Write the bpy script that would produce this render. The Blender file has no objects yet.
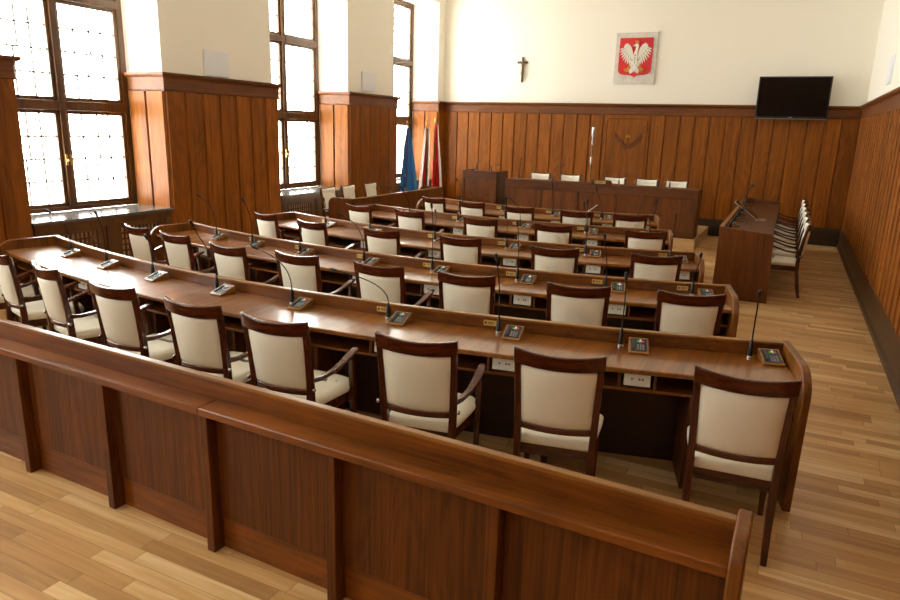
import bpy, math, random
from mathutils import Vector, Matrix
R_=random.Random(7)
COL=bpy.context.scene.collection
PI=math.pi
def lin(c):
    o=[]
    for v in c:
        v/=255.0
        o.append(v/12.92 if v<=.04045 else ((v+.055)/1.055)**2.4)
    return (o[0],o[1],o[2],1)
# ------------------------------------------------------------------ mesh building
class MB:
    def __init__(s): s.v=[];s.f=[];s.m=[]
    def add(s,vs,fs,mi=0):
        n=len(s.v);s.v+= [tuple(p) for p in vs]
        s.f+=[tuple(i+n for i in f) for f in fs];s.m+=[mi]*len(fs);return s
    def box(s,x0,x1,y0,y1,z0,z1,mi=0,M=None):
        vs=[(x,y,z) for z in (z0,z1) for y in (y0,y1) for x in (x0,x1)]
        if M is not None: vs=[M@Vector(p) for p in vs]
        return s.add(vs,[(0,2,3,1),(4,5,7,6),(0,1,5,4),(2,6,7,3),(0,4,6,2),(1,3,7,5)],mi)
    def prism(s,poly,fn,t0,t1,mi=0):
        # poly: 2D list; fn(a,b,t)->3D
        n=len(poly)
        vs=[fn(a,b,t0) for a,b in poly]+[fn(a,b,t1) for a,b in poly]
        fs=[tuple(range(n-1,-1,-1)),tuple(range(n,2*n))]+[(i,(i+1)%n,(i+1)%n+n,i+n) for i in range(n)]
        return s.add(vs,fs,mi)
    def loft(s,secs,closed=True,cap=True,mi=0):
        n=len(secs[0]);vs=[p for q in secs for p in q];fs=[]
        for k in range(len(secs)-1):
            for i in range(n if closed else n-1):
                j=(i+1)%n
                fs.append((k*n+i,k*n+j,(k+1)*n+j,(k+1)*n+i))
        if cap and closed:
            fs.append(tuple(range(n-1,-1,-1)));fs.append(tuple((len(secs)-1)*n+i for i in range(n)))
        return s.add(vs,fs,mi)
    def tube(s,pts,rad,n=8,mi=0,flat=1.0):
        pts=[Vector(p) for p in pts]
        if not isinstance(rad,(list,tuple)): rad=[rad]*len(pts)
        secs=[];up=None
        for i,p in enumerate(pts):
            d=(pts[min(i+1,len(pts)-1)]-pts[max(i-1,0)]).normalized()
            if up is None:
                up=Vector((1,0,0)) if abs(d.x)<.9 else Vector((0,1,0))
            a=(up-d*up.dot(d)).normalized();b=d.cross(a);up=a
            secs.append([p+(a*math.cos(2*PI*k/n)+b*math.sin(2*PI*k/n)*flat)*rad[i] for k in range(n)])
        return s.loft(secs,mi=mi)
    def rectsweep(s,pts,w,h,side=(1,0,0),mi=0):
        # rectangular section swept along pts: w along 'side', h perpendicular
        pts=[Vector(p) for p in pts];sd=Vector(side)
        secs=[]
        for i,p in enumerate(pts):
            d=(pts[min(i+1,len(pts)-1)]-pts[max(i-1,0)]).normalized()
            a=(sd-d*sd.dot(d)).normalized();b=d.cross(a)
            ww=w[i] if isinstance(w,(list,tuple)) else w
            hh=h[i] if isinstance(h,(list,tuple)) else h
            secs.append([p+a*ww/2+b*hh/2,p-a*ww/2+b*hh/2,p-a*ww/2-b*hh/2,p+a*ww/2-b*hh/2])
        return s.loft(secs,mi=mi)
    def lathe(s,prof,c=(0,0,0),n=16,mi=0,M=None):
        secs=[]
        for r,z in prof:
            q=[Vector((r*math.cos(2*PI*k/n),r*math.sin(2*PI*k/n),z)) for k in range(n)]
            if M is not None: q=[M@p for p in q]
            secs.append([p+Vector(c) for p in q])
        return s.loft(secs,mi=mi)
    def molding(s,prof,path,closed=False,mi=0):
        # prof: (out,z) polygon, path 2D; 'out' is to the right-hand side of travel
        P=[Vector(p) for p in path];secs=[]
        for i,p in enumerate(P):
            ds=[]
            if i>0: ds.append((p-P[i-1]).normalized())
            if i<len(P)-1: ds.append((P[i+1]-p).normalized())
            ns=[Vector((d.y,-d.x)) for d in ds]
            n=sum(ns,Vector((0,0)))
            n=n/len(ns); n=n/max(n.length_squared,.2)
            secs.append([(p.x+n.x*o,p.y+n.y*o,z) for o,z in prof])
        return s.loft(secs,mi=mi)
    def build(s,name,mats,parent=None,origin=(0,0,0),bevel=0,smooth=30,loc=None,segs=2,subd=0):
        me=bpy.data.meshes.new(name);o=Vector(origin)
        me.from_pydata([tuple(Vector(v)-o) for v in s.v],[],s.f)
        if not isinstance(mats,(list,tuple)): mats=[mats]
        for m in mats: me.materials.append(m)
        if len(mats)>1:
            for p,i in zip(me.polygons,s.m): p.material_index=i
        import bmesh
        bm=bmesh.new();bm.from_mesh(me);bmesh.ops.recalc_face_normals(bm,faces=bm.faces);bm.to_mesh(me);bm.free()
        if smooth:
            me.shade_smooth()
            me.set_sharp_from_angle(angle=math.radians(smooth))
        ob=bpy.data.objects.new(name,me);COL.objects.link(ob)
        if parent is not None: ob.parent=parent
        elif loc is None: ob.location=o
        if loc is not None: ob.location=loc
        if subd:
            m=ob.modifiers.new('subd','SUBSURF');m.levels=subd;m.render_levels=subd
        if bevel:
            m=ob.modifiers.new('bevel','BEVEL');m.width=bevel;m.segments=segs;m.limit_method='ANGLE';m.angle_limit=math.radians(35);m.harden_normals=False
        return ob
def empty(name,loc=(0,0,0),rz=0):
    o=bpy.data.objects.new(name,None);COL.objects.link(o);o.location=loc;o.rotation_euler=(0,0,rz);o.empty_display_size=.1;return o
def tag(o,label,cat,group=None):
    o['label']=label;o['category']=cat
    if group:o['group']=group
    return o
def struct(o): o['kind']='structure';return o
def copytree(root,loc,rz):
    def rec(o,par):
        c=o.copy();COL.objects.link(c)
        if par is not None: c.parent=par
        for ch in kids.get(o.name,[]): rec(ch,c)
        return c
    kids={}
    for o in bpy.data.objects:
        if o.parent: kids.setdefault(o.parent.name,[]).append(o)
    r=rec(root,None);r.location=loc;r.rotation_euler=(0,0,rz);return r
# ------------------------------------------------------------------ materials
def newmat(name):
    m=bpy.data.materials.new(name);m.use_nodes=True
    nt=m.node_tree;return m,nt,nt.nodes['Principled BSDF']
def N(nt,t,**k):
    n=nt.nodes.new(t)
    for a,b in k.items(): setattr(n,a,b)
    return n
def plain(name,c,rough=.5,metal=0,spec=.5,noise=0,coat=0):
    m,nt,b=newmat(name)
    b.inputs['Base Color'].default_value=lin(c);b.inputs['Roughness'].default_value=rough
    b.inputs['Metallic'].default_value=metal;b.inputs['Specular IOR Level'].default_value=spec
    b.inputs['Coat Weight'].default_value=coat;b.inputs['Coat Roughness'].default_value=.15
    if noise:
        tc=N(nt,'ShaderNodeTexCoord');n=N(nt,'ShaderNodeTexNoise');n.inputs['Scale'].default_value=noise
        n.inputs['Detail'].default_value=5
        r=N(nt,'ShaderNodeValToRGB');a=lin([v*.93 for v in c]);d=lin([min(255,v*1.04) for v in c])
        r.color_ramp.elements[0].color=a;r.color_ramp.elements[1].color=d
        r.color_ramp.elements[0].position=.3;r.color_ramp.elements[1].position=.7
        nt.links.new(tc.outputs['Object'],n.inputs['Vector']);nt.links.new(n.outputs['Fac'],r.inputs['Fac'])
        nt.links.new(r.outputs['Color'],b.inputs['Base Color'])
        bp=N(nt,'ShaderNodeBump');bp.inputs['Strength'].default_value=.06;bp.inputs['Distance'].default_value=.01
        nt.links.new(n.outputs['Fac'],bp.inputs['Height']);nt.links.new(bp.outputs['Normal'],b.inputs['Normal'])
    return m
def wood(name,light,dark,grain='Z',rough=.35,scale=1.0,boards=None,var=.25,spec=.5,fig=.5,coat=0.0,ring=.05,rk=60,loc=(0,0,0),rz=.9,fine=.75,hue=True):
    """stretched noise wood; boards=(axis,pitch,offset) gives each board its own tone and grain"""
    m,nt,b=newmat(name);L=nt.links.new
    tc=N(nt,'ShaderNodeTexCoord')
    vec=tc.outputs['Object']
    sc={'X':(.55,9,9),'Y':(9,.55,9),'Z':(9,9,.55)}[grain]
    rnd=None
    if boards:
        ax,pitch,off=boards
        sx=N(nt,'ShaderNodeSeparateXYZ');L(vec,sx.inputs[0])
        a=N(nt,'ShaderNodeMath',operation='ADD');L(sx.outputs[ax],a.inputs[0]);a.inputs[1].default_value=off
        d=N(nt,'ShaderNodeMath',operation='DIVIDE');L(a.outputs[0],d.inputs[0]);d.inputs[1].default_value=pitch
        fl=N(nt,'ShaderNodeMath',operation='FLOOR');L(d.outputs[0],fl.inputs[0])
        wn=N(nt,'ShaderNodeTexWhiteNoise',noise_dimensions='1D');L(fl.outputs[0],wn.inputs['W'])
        rnd=wn.outputs['Value']
        cm=N(nt,'ShaderNodeVectorMath',operation='MULTIPLY_ADD');L(wn.outputs['Color'],cm.inputs[0]);cm.inputs[1].default_value=(7,7,7);L(vec,cm.inputs[2])
        vec=cm.outputs[0]
    mp=N(nt,'ShaderNodeMapping');mp.inputs['Scale'].default_value=[v*scale for v in sc];mp.inputs['Location'].default_value=loc;L(vec,mp.inputs['Vector'])
    n1=N(nt,'ShaderNodeTexNoise');n1.inputs['Scale'].default_value=1.0;n1.inputs['Detail'].default_value=7;n1.inputs['Roughness'].default_value=.6;n1.inputs['Distortion'].default_value=fig
    L(mp.outputs[0],n1.inputs['Vector'])
    mp2=N(nt,'ShaderNodeMapping');mp2.inputs['Scale'].default_value=[v*scale*(7 if v>1 else 3) for v in sc];L(vec,mp2.inputs['Vector'])
    n2=N(nt,'ShaderNodeTexNoise');n2.inputs['Scale'].default_value=1.0;n2.inputs['Detail'].default_value=3;L(mp2.outputs[0],n2.inputs['Vector'])
    # contour rings of a slow field give cathedral figure
    mp3=N(nt,'ShaderNodeMapping');mp3.inputs['Scale'].default_value=[(v*.28 if v>1 else rz)*scale for v in sc];mp3.inputs['Location'].default_value=loc;L(vec,mp3.inputs['Vector'])
    n3=N(nt,'ShaderNodeTexNoise');n3.inputs['Scale'].default_value=1.0;n3.inputs['Detail'].default_value=1.5;L(mp3.outputs[0],n3.inputs['Vector'])
    ml=N(nt,'ShaderNodeMath',operation='MULTIPLY');L(n3.outputs['Fac'],ml.inputs[0]);ml.inputs[1].default_value=rk
    sn=N(nt,'ShaderNodeMath',operation='SINE');L(ml.outputs[0],sn.inputs[0])
    def ma(a,k,c):
        q=N(nt,'ShaderNodeMath',operation='MULTIPLY_ADD');L(a,q.inputs[0]);q.inputs[1].default_value=k
        if isinstance(c,(int,float)): q.inputs[2].default_value=c
        else: L(c,q.inputs[2])
        return q.outputs[0]
    t=ma(n1.outputs['Fac'],1.1,-.15)
    t=ma(n2.outputs['Fac'],fine,ma(t,1,-fine/2))
    t=ma(sn.outputs[0],ring,t)
    if rnd is not None: t=ma(rnd,var*1.6,ma(t,1,-var*.8))
    cr=N(nt,'ShaderNodeValToRGB');L(t,cr.inputs['Fac'])
    e=cr.color_ramp.elements;e[0].position=.15;e[1].position=.85
    hs=lambda c:(c[0],min(255,c[1]*1.02),c[2]*(.66 if hue else 1))
    e[0].color=lin(hs(dark));e[1].color=lin(hs(light))
    L(cr.outputs['Color'],b.inputs['Base Color'])
    b.inputs['Roughness'].default_value=rough;b.inputs['Specular IOR Level'].default_value=spec
    b.inputs['Coat Weight'].default_value=coat;b.inputs['Coat Roughness'].default_value=.12
    bp=N(nt,'ShaderNodeBump');bp.inputs['Strength'].default_value=.12;bp.inputs['Distance'].default_value=.004
    L(n2.outputs['Fac'],bp.inputs['Height']);L(bp.outputs['Normal'],b.inputs['Normal'])
    return m
def floor_mat():
    m,nt,b=newmat('oak_floor');L=nt.links.new
    tc=N(nt,'ShaderNodeTexCoord');sx=N(nt,'ShaderNodeSeparateXYZ');L(tc.outputs['Object'],sx.inputs[0])
    def op(o,a,c=0,d=None):
        q=N(nt,'ShaderNodeMath',operation=o)
        for i,x in enumerate([a,c]+([d] if d is not None else [])):
            if isinstance(x,(int,float)): q.inputs[i].default_value=x
            else: L(x,q.inputs[i])
        return q.outputs[0]
    PW,PL=.085,.8
    yv=op('DIVIDE',sx.outputs[1],PW);row=op('FLOOR',yv)
    wn=N(nt,'ShaderNodeTexWhiteNoise',noise_dimensions='1D');L(row,wn.inputs['W'])
    xs=op('ADD',op('DIVIDE',sx.outputs[0],PL),op('MULTIPLY',wn.outputs['Value'],17.3));colm=op('FLOOR',xs)
    cv=N(nt,'ShaderNodeCombineXYZ');L(row,cv.inputs[0]);L(colm,cv.inputs[1])
    w2=N(nt,'ShaderNodeTexWhiteNoise',noise_dimensions='2D');L(cv.outputs[0],w2.inputs['Vector'])
    mv=N(nt,'ShaderNodeVectorMath',operation='MULTIPLY_ADD');L(w2.outputs['Color'],mv.inputs[0]);mv.inputs[1].default_value=(9,9,9);L(tc.outputs['Object'],mv.inputs[2])
    mp=N(nt,'ShaderNodeMapping');mp.inputs['Scale'].default_value=(1.6,26,1);L(mv.outputs[0],mp.inputs['Vector'])
    n=N(nt,'ShaderNodeTexNoise');n.inputs['Scale'].default_value=1;n.inputs['Detail'].default_value=6;n.inputs['Distortion'].default_value=.8;L(mp.outputs[0],n.inputs['Vector'])
    t=op('MULTIPLY_ADD',w2.outputs['Value'],.66,op('MULTIPLY_ADD',n.outputs['Fac'],.8,-.22))
    cr=N(nt,'ShaderNodeValToRGB');L(t,cr.inputs['Fac']);e=cr.color_ramp.elements
    e[0].position=.05;e[0].color=lin((158,118,72));e[1].position=.95;e[1].color=lin((230,203,156))
    k=cr.color_ramp.elements.new(.35);k.color=lin((186,143,90));k=cr.color_ramp.elements.new(.65);k.color=lin((205,165,110))
    # seams
    fy=op('FRACT',yv);ey=op('LESS_THAN',op('MINIMUM',fy,op('SUBTRACT',1,fy)),.018)
    fx=op('FRACT',xs);ex=op('LESS_THAN',op('MINIMUM',fx,op('SUBTRACT',1,fx)),.0025)
    s=op('MAXIMUM',ey,ex)
    mx=N(nt,'ShaderNodeMix',data_type='RGBA');L(op('MULTIPLY',s,.55),mx.inputs[0]);L(cr.outputs['Color'],mx.inputs[6]);mx.inputs[7].default_value=lin((90,58,32))
    L(mx.outputs[2],b.inputs['Base Color']);b.inputs['Roughness'].default_value=.36
    bp=N(nt,'ShaderNodeBump');bp.inputs['Strength'].default_value=.08;bp.inputs['Distance'].default_value=.003;L(n.outputs['Fac'],bp.inputs['Height']);L(bp.outputs['Normal'],b.inputs['Normal'])
    return m
M={}
M['floor']=floor_mat()
M['plaster']=plain('cream_plaster',(246,242,230),.85)
M['ceil']=plain('ceiling_plaster',(240,236,224),.9,noise=3)
WL,WD=(162,93,36),(106,56,19)
def shade(c,k): return tuple(min(255,v*k) for v in c)
for q,k in enumerate((1.0,1.05,.95,.98)):
    M['w%d'%q]=wood('wall_board_%s'%'abcd'[q],shade(WL,k),shade(WD,k),'Z',.45,spec=.2,ring=.07,rk=90,rz=.5,loc=(q*3.7,q*1.9,q*2.3))
WB=[M['w0'],M['w1'],M['w2'],M['w3']]
M['rail_x']=wood('wall_rail_x',(136,76,34),(86,44,18),'X',.42,spec=.35)
M['rail_y']=wood('wall_rail_y',(136,76,34),(86,44,18),'Y',.42,spec=.35)
M['base']=wood('dark_baseboard',(70,46,30),(38,23,15),'X',.4)
M['base_y']=wood('dark_baseboard_side',(84,52,32),(46,26,16),'Y',.4)
M['win']=wood('window_frame_wood',(112,70,44),(66,38,23),'Z',.35)
DL,DD=(134,76,34),(74,37,14)
M['top']=wood('desk_top_veneer',(152,92,42),(96,52,20),'Y',.32,scale=1.0,fig=.3,coat=.5,spec=.3)
M['desk_x']=wood('desk_veneer_horizontal',DL,DD,'X',.36,scale=1.2,fig=.8,spec=.35)
M['desk_z']=wood('desk_veneer_vertical',(116,62,28),(62,29,11),'Z',.4,fig=1.2,spec=.35,ring=.1,rk=150,rz=.45)
M['edge']=wood('desk_edge_wood',(160,108,64),(112,68,36),'X',.28)
M['cheek']=wood('desk_cheek_veneer',(142,84,40),(86,46,18),'Z',.35,fig=1.0,spec=.35,ring=.08,rk=110,rz=.45)
M['barrier']=wood('barrier_veneer',(116,62,28),(74,38,16),'Z',.45,fig=.6,spec=.22,ring=.08,rk=200,rz=.42,fine=1.25)
M['barrier_x']=wood('barrier_ledge_wood',(150,84,34),(84,42,14),'X',.38,spec=.3)
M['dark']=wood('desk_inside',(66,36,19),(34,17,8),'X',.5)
M['chair']=wood('mahogany',(98,42,26),(44,15,9),'Z',.22,scale=1.6,coat=.3)
M['chair_x']=wood('mahogany_rail',(104,45,27),(48,16,9),'X',.2,scale=1.6,coat=.3)
M['leather']=plain('cream_leather',(236,231,214),.5)
M['podium']=wood('podium_veneer',(122,66,31),(74,38,16),'Z',.4,spec=.35)
M['podium_x']=wood('podium_band',(104,56,28),(64,33,15),'X',.4,spec=.35)
M['dais']=wood('dais_oak',(214,178,132),(170,128,88),'X',.35,hue=False)
M['black']=plain('black_plastic',(18,18,19),.35)
M['blackm']=plain('black_metal',(14,14,15),.3,.3)
M['screen']=plain('dark_glossy_screen',(8,9,10),.12)
M['panel']=plain('console_face',(44,48,54),.22)
M['silver']=plain('silver',(200,200,200),.28,1)
M['brass']=plain('brass',(206,176,104),.35,.55)
M['gold']=plain('gold',(196,150,60),.32,.9)
M['ink']=plain('engraved_ink',(72,54,28),.6)
M['white']=plain('white_plastic',(232,232,228),.4)
M['sockdark']=plain('socket_grey',(120,120,118),.5)
M['speaker']=plain('pale_grey_grille',(232,236,242),.6)
M['stone']=plain('dark_polished_sill',(96,92,88),.16,noise=20)
M['radiator']=plain('cream_radiator',(206,194,164),.45)
M['marble']=plain('pale_marble',(214,209,200),.5,noise=12)
M['red']=plain('heraldic_red',(206,24,30),.5)
M['eagle']=plain('eagle_white',(232,228,218),.5)
M['eaglesh']=plain('eagle_grey_feathers',(172,160,138),.5)
M['bronze']=plain('bronze',(140,112,76),.4,.4)
M['crosswood']=plain('dark_cross_wood',(66,48,30),.5)
M['blue']=plain('flag_blue',(52,122,190),.75)
M['flagred']=plain('flag_red',(196,44,40),.75)
M['flagwhite']=plain('flag_white',(236,232,228),.75)
M['flagblack']=plain('flag_black',(28,26,26),.75)
M['flaggold']=plain('flag_gold',(222,190,80),.6)
M['pole']=plain('pole_wood',(120,78,44),.4)

M['chrome']=plain('chrome',(210,210,210),.15,1)
for n,c in dict(g=(60,190,90),r=(220,60,60),b=(70,110,220),y=(230,210,60),w=(220,225,230)).items(): M['k'+n]=plain('key_'+n,c,.35)
def glass_mat():
    m=bpy.data.materials.new('window_glass');m.use_nodes=True;nt=m.node_tree;nt.nodes.clear()
    o=N(nt,'ShaderNodeOutputMaterial');mx=N(nt,'ShaderNodeMixShader');t=N(nt,'ShaderNodeBsdfTransparent');g=N(nt,'ShaderNodeBsdfGlossy')
    t.inputs[0].default_value=(.97,.98,.96,1);g.inputs['Roughness'].default_value=.1;mx.inputs[0].default_value=.06
    nt.links.new(t.outputs[0],mx.inputs[1]);nt.links.new(g.outputs[0],mx.inputs[2]);nt.links.new(mx.outputs[0],o.inputs[0]);return m
M['glass']=glass_mat()
def came_mat():
    # lead strips made slightly see-through, to paint in the window glare over them
    m=bpy.data.materials.new('glare_paled_came');m.use_nodes=True;nt=m.node_tree;nt.nodes.clear()
    o=N(nt,'ShaderNodeOutputMaterial');mx=N(nt,'ShaderNodeMixShader');t=N(nt,'ShaderNodeBsdfTransparent');g=N(nt,'ShaderNodeBsdfDiffuse')
    g.inputs[0].default_value=lin((190,190,186));mx.inputs[0].default_value=.962
    nt.links.new(t.outputs[0],mx.inputs[1]);nt.links.new(g.outputs[0],mx.inputs[2]);nt.links.new(mx.outputs[0],o.inputs[0]);return m
M['lead']=came_mat()
def cloth_mat(name,c):
    m,nt,b=newmat(name);b.inputs['Base Color'].default_value=lin(c);b.inputs['Roughness'].default_value=.8
    t=N(nt,'ShaderNodeBsdfTranslucent');t.inputs[0].default_value=lin(c);mx=N(nt,'ShaderNodeMixShader');mx.inputs[0].default_value=.4
    o=nt.nodes['Material Output'];nt.links.new(b.outputs[0],mx.inputs[1]);nt.links.new(t.outputs[0],mx.inputs[2]);nt.links.new(mx.outputs[0],o.inputs[0]);return m
for n,c in dict(blue=(84,150,198),flagred=(206,48,42),flagwhite=(240,236,232),flagblack=(34,30,30),flaggold=(222,190,80)).items(): M[n]=cloth_mat('cloth_'+n,c)

# ------------------------------------------------------------------ camera
f_px,yaw,pitch,roll=673.6376,-0.454452,0.249419,0.0298194
F=Vector((math.sin(yaw)*math.cos(pitch),math.cos(yaw)*math.cos(pitch),-math.sin(pitch)))
Rt=Vector((math.cos(yaw),-math.sin(yaw),0));U=Rt.cross(F)
R2=Rt*math.cos(roll)+U*math.sin(roll);U2=-Rt*math.sin(roll)+U*math.cos(roll)
cam=bpy.data.objects.new('camera',bpy.data.cameras.new('camera'));COL.objects.link(cam)
mm=Matrix.Identity(4)
for i,v in enumerate((R2,U2,-F)):
    for j in range(3): mm[j][i]=v[j]
mm.translation=(0,0,2.05);cam.matrix_world=mm
cam.data.sensor_width=36;cam.data.lens=f_px/900*36;cam.data.clip_start=.05
bpy.context.scene.camera=cam

# ------------------------------------------------------------------ room shell
XL,XR,YB,YF,ZC=-7.75,1.08,15.22,-3.9,5.25
XW=-8.5
struct(MB().box(XW-.3,XR+.3,YF-.3,YB+.3,-.12,0).build('floor',M['floor'],smooth=0))
struct(MB().box(XW-.3,XR+.3,YF-.3,YB+.3,ZC,ZC+.15).build('ceiling',M['ceil'],smooth=0))
struct(MB().box(XW-.3,XR+.3,YB+.04,YB+.3,0,ZC).build('wall_back',M['plaster'],smooth=0))
struct(MB().box(XR+.04,XR+.3,YF-.3,YB+.04,0,ZC).build('wall_right',M['plaster'],smooth=0))
struct(MB().box(XW-.3,XR+.3,YF-.3,YF,0,ZC).build('wall_front',M['plaster'],smooth=0))
piers=[(-3.9,-2.9),(-.9,.9+.0),(2.9,4.8),(6.83,9.13),(11.19,12.97),(14.9,YB+.04)]
bays=[(-2.9,-.9),(.9,2.9),(4.8,6.83),(9.13,11.19),(12.97,14.9)]
SILL,HEAD=.85,4.85
w=MB()
for a,b in piers:
    w.box(XW-.2,XL-.03,a,b,0,2.6);w.box(XW-.2,XL-.04,a+.02,b-.09 if b<14 else b,2.6,ZC)
for a,b in bays:
    w.box(XW-.2,XL-.03,a,b,HEAD,ZC); w.box(XW-.2,XW+.02,a,b,0,SILL-.04)
struct(w.build('wall_left',M['plaster'],smooth=0))
tn=[0]
def trim(mb,mat,**k):
    tn[0]+=1;return struct(mb.build('trim_%d'%tn[0],mat,**k))
CAP=[(0,2.585),(.02,2.585),(.024,2.61),(.045,2.62),(.065,2.638),(.07,2.645),(.07,2.672),(0,2.672)]
FR=[(0,2.43),(.012,2.43),(.012,2.445),(.004,2.452),(.004,2.585),(0,2.585)]
def boards(mb,p0,p1,pitch,z0=.34,z1=2.44,n=None,skip=None,depth=.024):
    """raised boards from p0 to p1, outside on the right of travel"""
    p0=Vector(p0);p1=Vector(p1);d=(p1-p0);L=d.length;d/=L;nr=Vector((d.y,-d.x))
    n=n or max(1,round(L/pitch));w=L/n
    for i in range(n):
        a=i*w+.009;b=(i+1)*w-.009;mi=R_.randrange(4)
        if skip and skip(a+p0.x,b+p0.x): continue
        poly=[(a,0),(a,.006),(a+.006,.008),(a+.012,depth),(b-.012,depth),(b-.006,.008),(b,.006),(b,0)]
        mb.prism(poly,lambda u,v,t:(p0.x+d.x*u+nr.x*v,p0.y+d.y*u+nr.y*v,t),z0,z1,mi)
# back wall panelling (travel +x : right side is -y)
bw=MB();bw.box(-7.74,XR+.04,YB,YB+.04,0,2.6)
boards(bw,(-7.66,YB),(-3.80,YB),.303,n=13)
boards(bw,(-3.80,YB),(-2.78,YB),1.02,n=1)
boards(bw,(-2.78,YB),(XR,YB),.303,n=13)
trim(bw,WB)
fr=MB();pan=[]
x0,x1,zt,zb=-3.72,-2.86,2.36,.5
pan=[(x0,zb),(x0,zt-.06),(x0+.06,zt),(x1-.06,zt),(x1,zt-.06),(x1,zb)]
fr.tube([(x,YB-.026,z) for x,z in pan],.008,6)
trim(fr,M['rail_x'])
trim(MB().molding(CAP,[(-7.75,YB),(XR,YB)]).molding(FR,[(-7.75,YB-.012),(XR,YB-.012)]),M['rail_x'])
struct(MB().molding([(0,0),(.03,0),(.03,.33),(.02,.37),(0,.38)],[(-7.75,YB),(XR,YB)]).build('baseboard_back',M['base']))
# right wall (travel -y : right side is -x)
rw=MB();rw.box(XR,XR+.04,YF,YB,0,2.6);boards(rw,(XR,YB),(XR,YF),.303,depth=.012)
for k in range(64):
    y=YB-.303*k-.0; rw.prism([(y-.034,XR),(y-.026,XR-.026),(y+.026,XR-.026),(y+.034,XR)],lambda a,b,t:(b,a,t),.34,2.44,k%4) if y-.05>YF and k>0 else None
trim(rw,WB)
trim(MB().molding(CAP,[(XR,YB),(XR,YF)]).molding(FR,[(XR-.012,YB),(XR-.012,YF)]),M['rail_y'])
struct(MB().molding([(0,0),(.05,0),(.05,.05),(.03,.07),(.03,.33),(.02,.37),(0,.38)],[(XR,YB),(XR,YF)]).build('baseboard_right',M['base_y']))
# front wall panelling behind the camera
fw=MB();fw.box(XL,XR,YF-.0,YF+.03,0,2.67);boards(fw,(XR,YF+.03),(XL,YF+.03),.303);trim(fw,WB)
# left wall piers: wrapped wainscot with reveals
for k,(a,b) in enumerate(piers):
    last=(k==len(piers)-1);first=(k==0)
    path=[]
    if not first: path+= [(XW+.06,a)]
    path+=[(XL,a if not first else YF),(XL,b if not last else YB)]
    if not last: path+=[(XW+.06,b)]
    path=path[::-1]   # travel so that the room is on the right-hand side
    path=[Vector(p) for p in path]
    # check orientation: front segment must have outside +x
    def flip(P):
        for i in range(len(P)-1):
            if abs(P[i].x-XL)<1e-6 and abs(P[i+1].x-XL)<1e-6:
                d=P[i+1]-P[i];return d.y<0
        return False
    if flip(path): path=path[::-1]
    pb=MB();pb.molding([(-.03,0),(0,0),(0,2.6),(-.03,2.6)],path)
    for i in range(len(path)-1):
        boards(pb,path[i],path[i+1],.33,z0=.2,z1=2.44)
    trim(pb,WB)
    trim(MB().molding(CAP,path).molding([(o+.012,z) for o,z in FR],path),M['rail_y'])
    struct(MB().molding([(0,0),(.025,0),(.025,.2),(.015,.22),(0,.22)],path).build('baseboard_left',M['base_y']))
# windows
def window(idx,a,b):
    t=MB();cx=(a+b)/2
    fr=MB();x0,x1=XW-.03,XW+.05
    fr.box(x0,x1,a,a+.09,SILL,HEAD).box(x0,x1,b-.09,b,SILL,HEAD).box(x0,x1,a+.09,b-.09,HEAD-.08,HEAD).box(x0,x1,a+.09,b-.09,SILL,SILL+.06)
    fr.box(x0,x1+.02,cx-.045,cx+.045,SILL+.06,HEAD-.08)
    zs=[SILL+.06,2.13,2.25,3.47,3.57,HEAD-.08]
    for z0,z1 in ((zs[1],zs[2]),(zs[3],zs[4])):
        fr.box(x0,x1+.025,a+.09,cx-.045,z0,z1).box(x0,x1+.025,cx+.045,b-.09,z0,z1)
    root=struct(fr.build('window_%d'%idx,M['win'],bevel=.008))
    root_loc=(0,0,0)
    sash=MB();gl=MB();ld=MB()
    for z0,z1 in ((zs[0],zs[1]),(zs[2],zs[3]),(zs[4],zs[5])):
        for y0,y1 in ((a+.09,cx-.045),(cx+.045,b-.09)):
            s=.045
            sash.box(XW-.02,XW+.035,y0,y0+s,z0,z1).box(XW-.02,XW+.035,y1-s,y1,z0,z1).box(XW-.02,XW+.035,y0+s,y1-s,z0,z0+s).box(XW-.02,XW+.035,y0+s,y1-s,z1-s,z1)
            gl.box(XW-.004,XW,y0+s,y1-s,z0+s,z1-s)
            ny,nz=4,4
            for i in range(1,ny):
                y=y0+s+(y1-y0-2*s)*i/ny
                for j in range(nz):
                    dy=.03*((j//2)*2-1)*(1 if i==2 else 0)
                    za=z0+s+(z1-z0-2*s)*j/nz;zb=za+(z1-z0-2*s)/nz
                    ld.box(XW-.012,XW+.008,y+dy-.0105,y+dy+.0105,za,zb)
            for j in range(1,nz):
                z=z0+s+(z1-z0-2*s)*j/nz
                ld.box(XW-.012,XW+.008,y0+s,y1-s,z-.0105,z+.0105)
    struct(sash.build('sash',M['win'],root,bevel=.006));struct(gl.build('glass',M['glass'],root,smooth=0));struct(ld.build('lead_came',M['lead'],root,smooth=0))
    h=MB()
    for s_ in (-1,1):
        h.box(XW+.07,XW+.085,cx+s_*.03-.014,cx+s_*.03+.014,1.44,1.58).tube([(XW+.085,cx+s_*.03,1.51),(XW+.12,cx+s_*.03,1.51),(XW+.125,cx+s_*.055,1.50)],.009)
    struct(h.build('handle',M['brass'],root))
for i,(a,b) in enumerate(bays): window(i+1,a,b)
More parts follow.
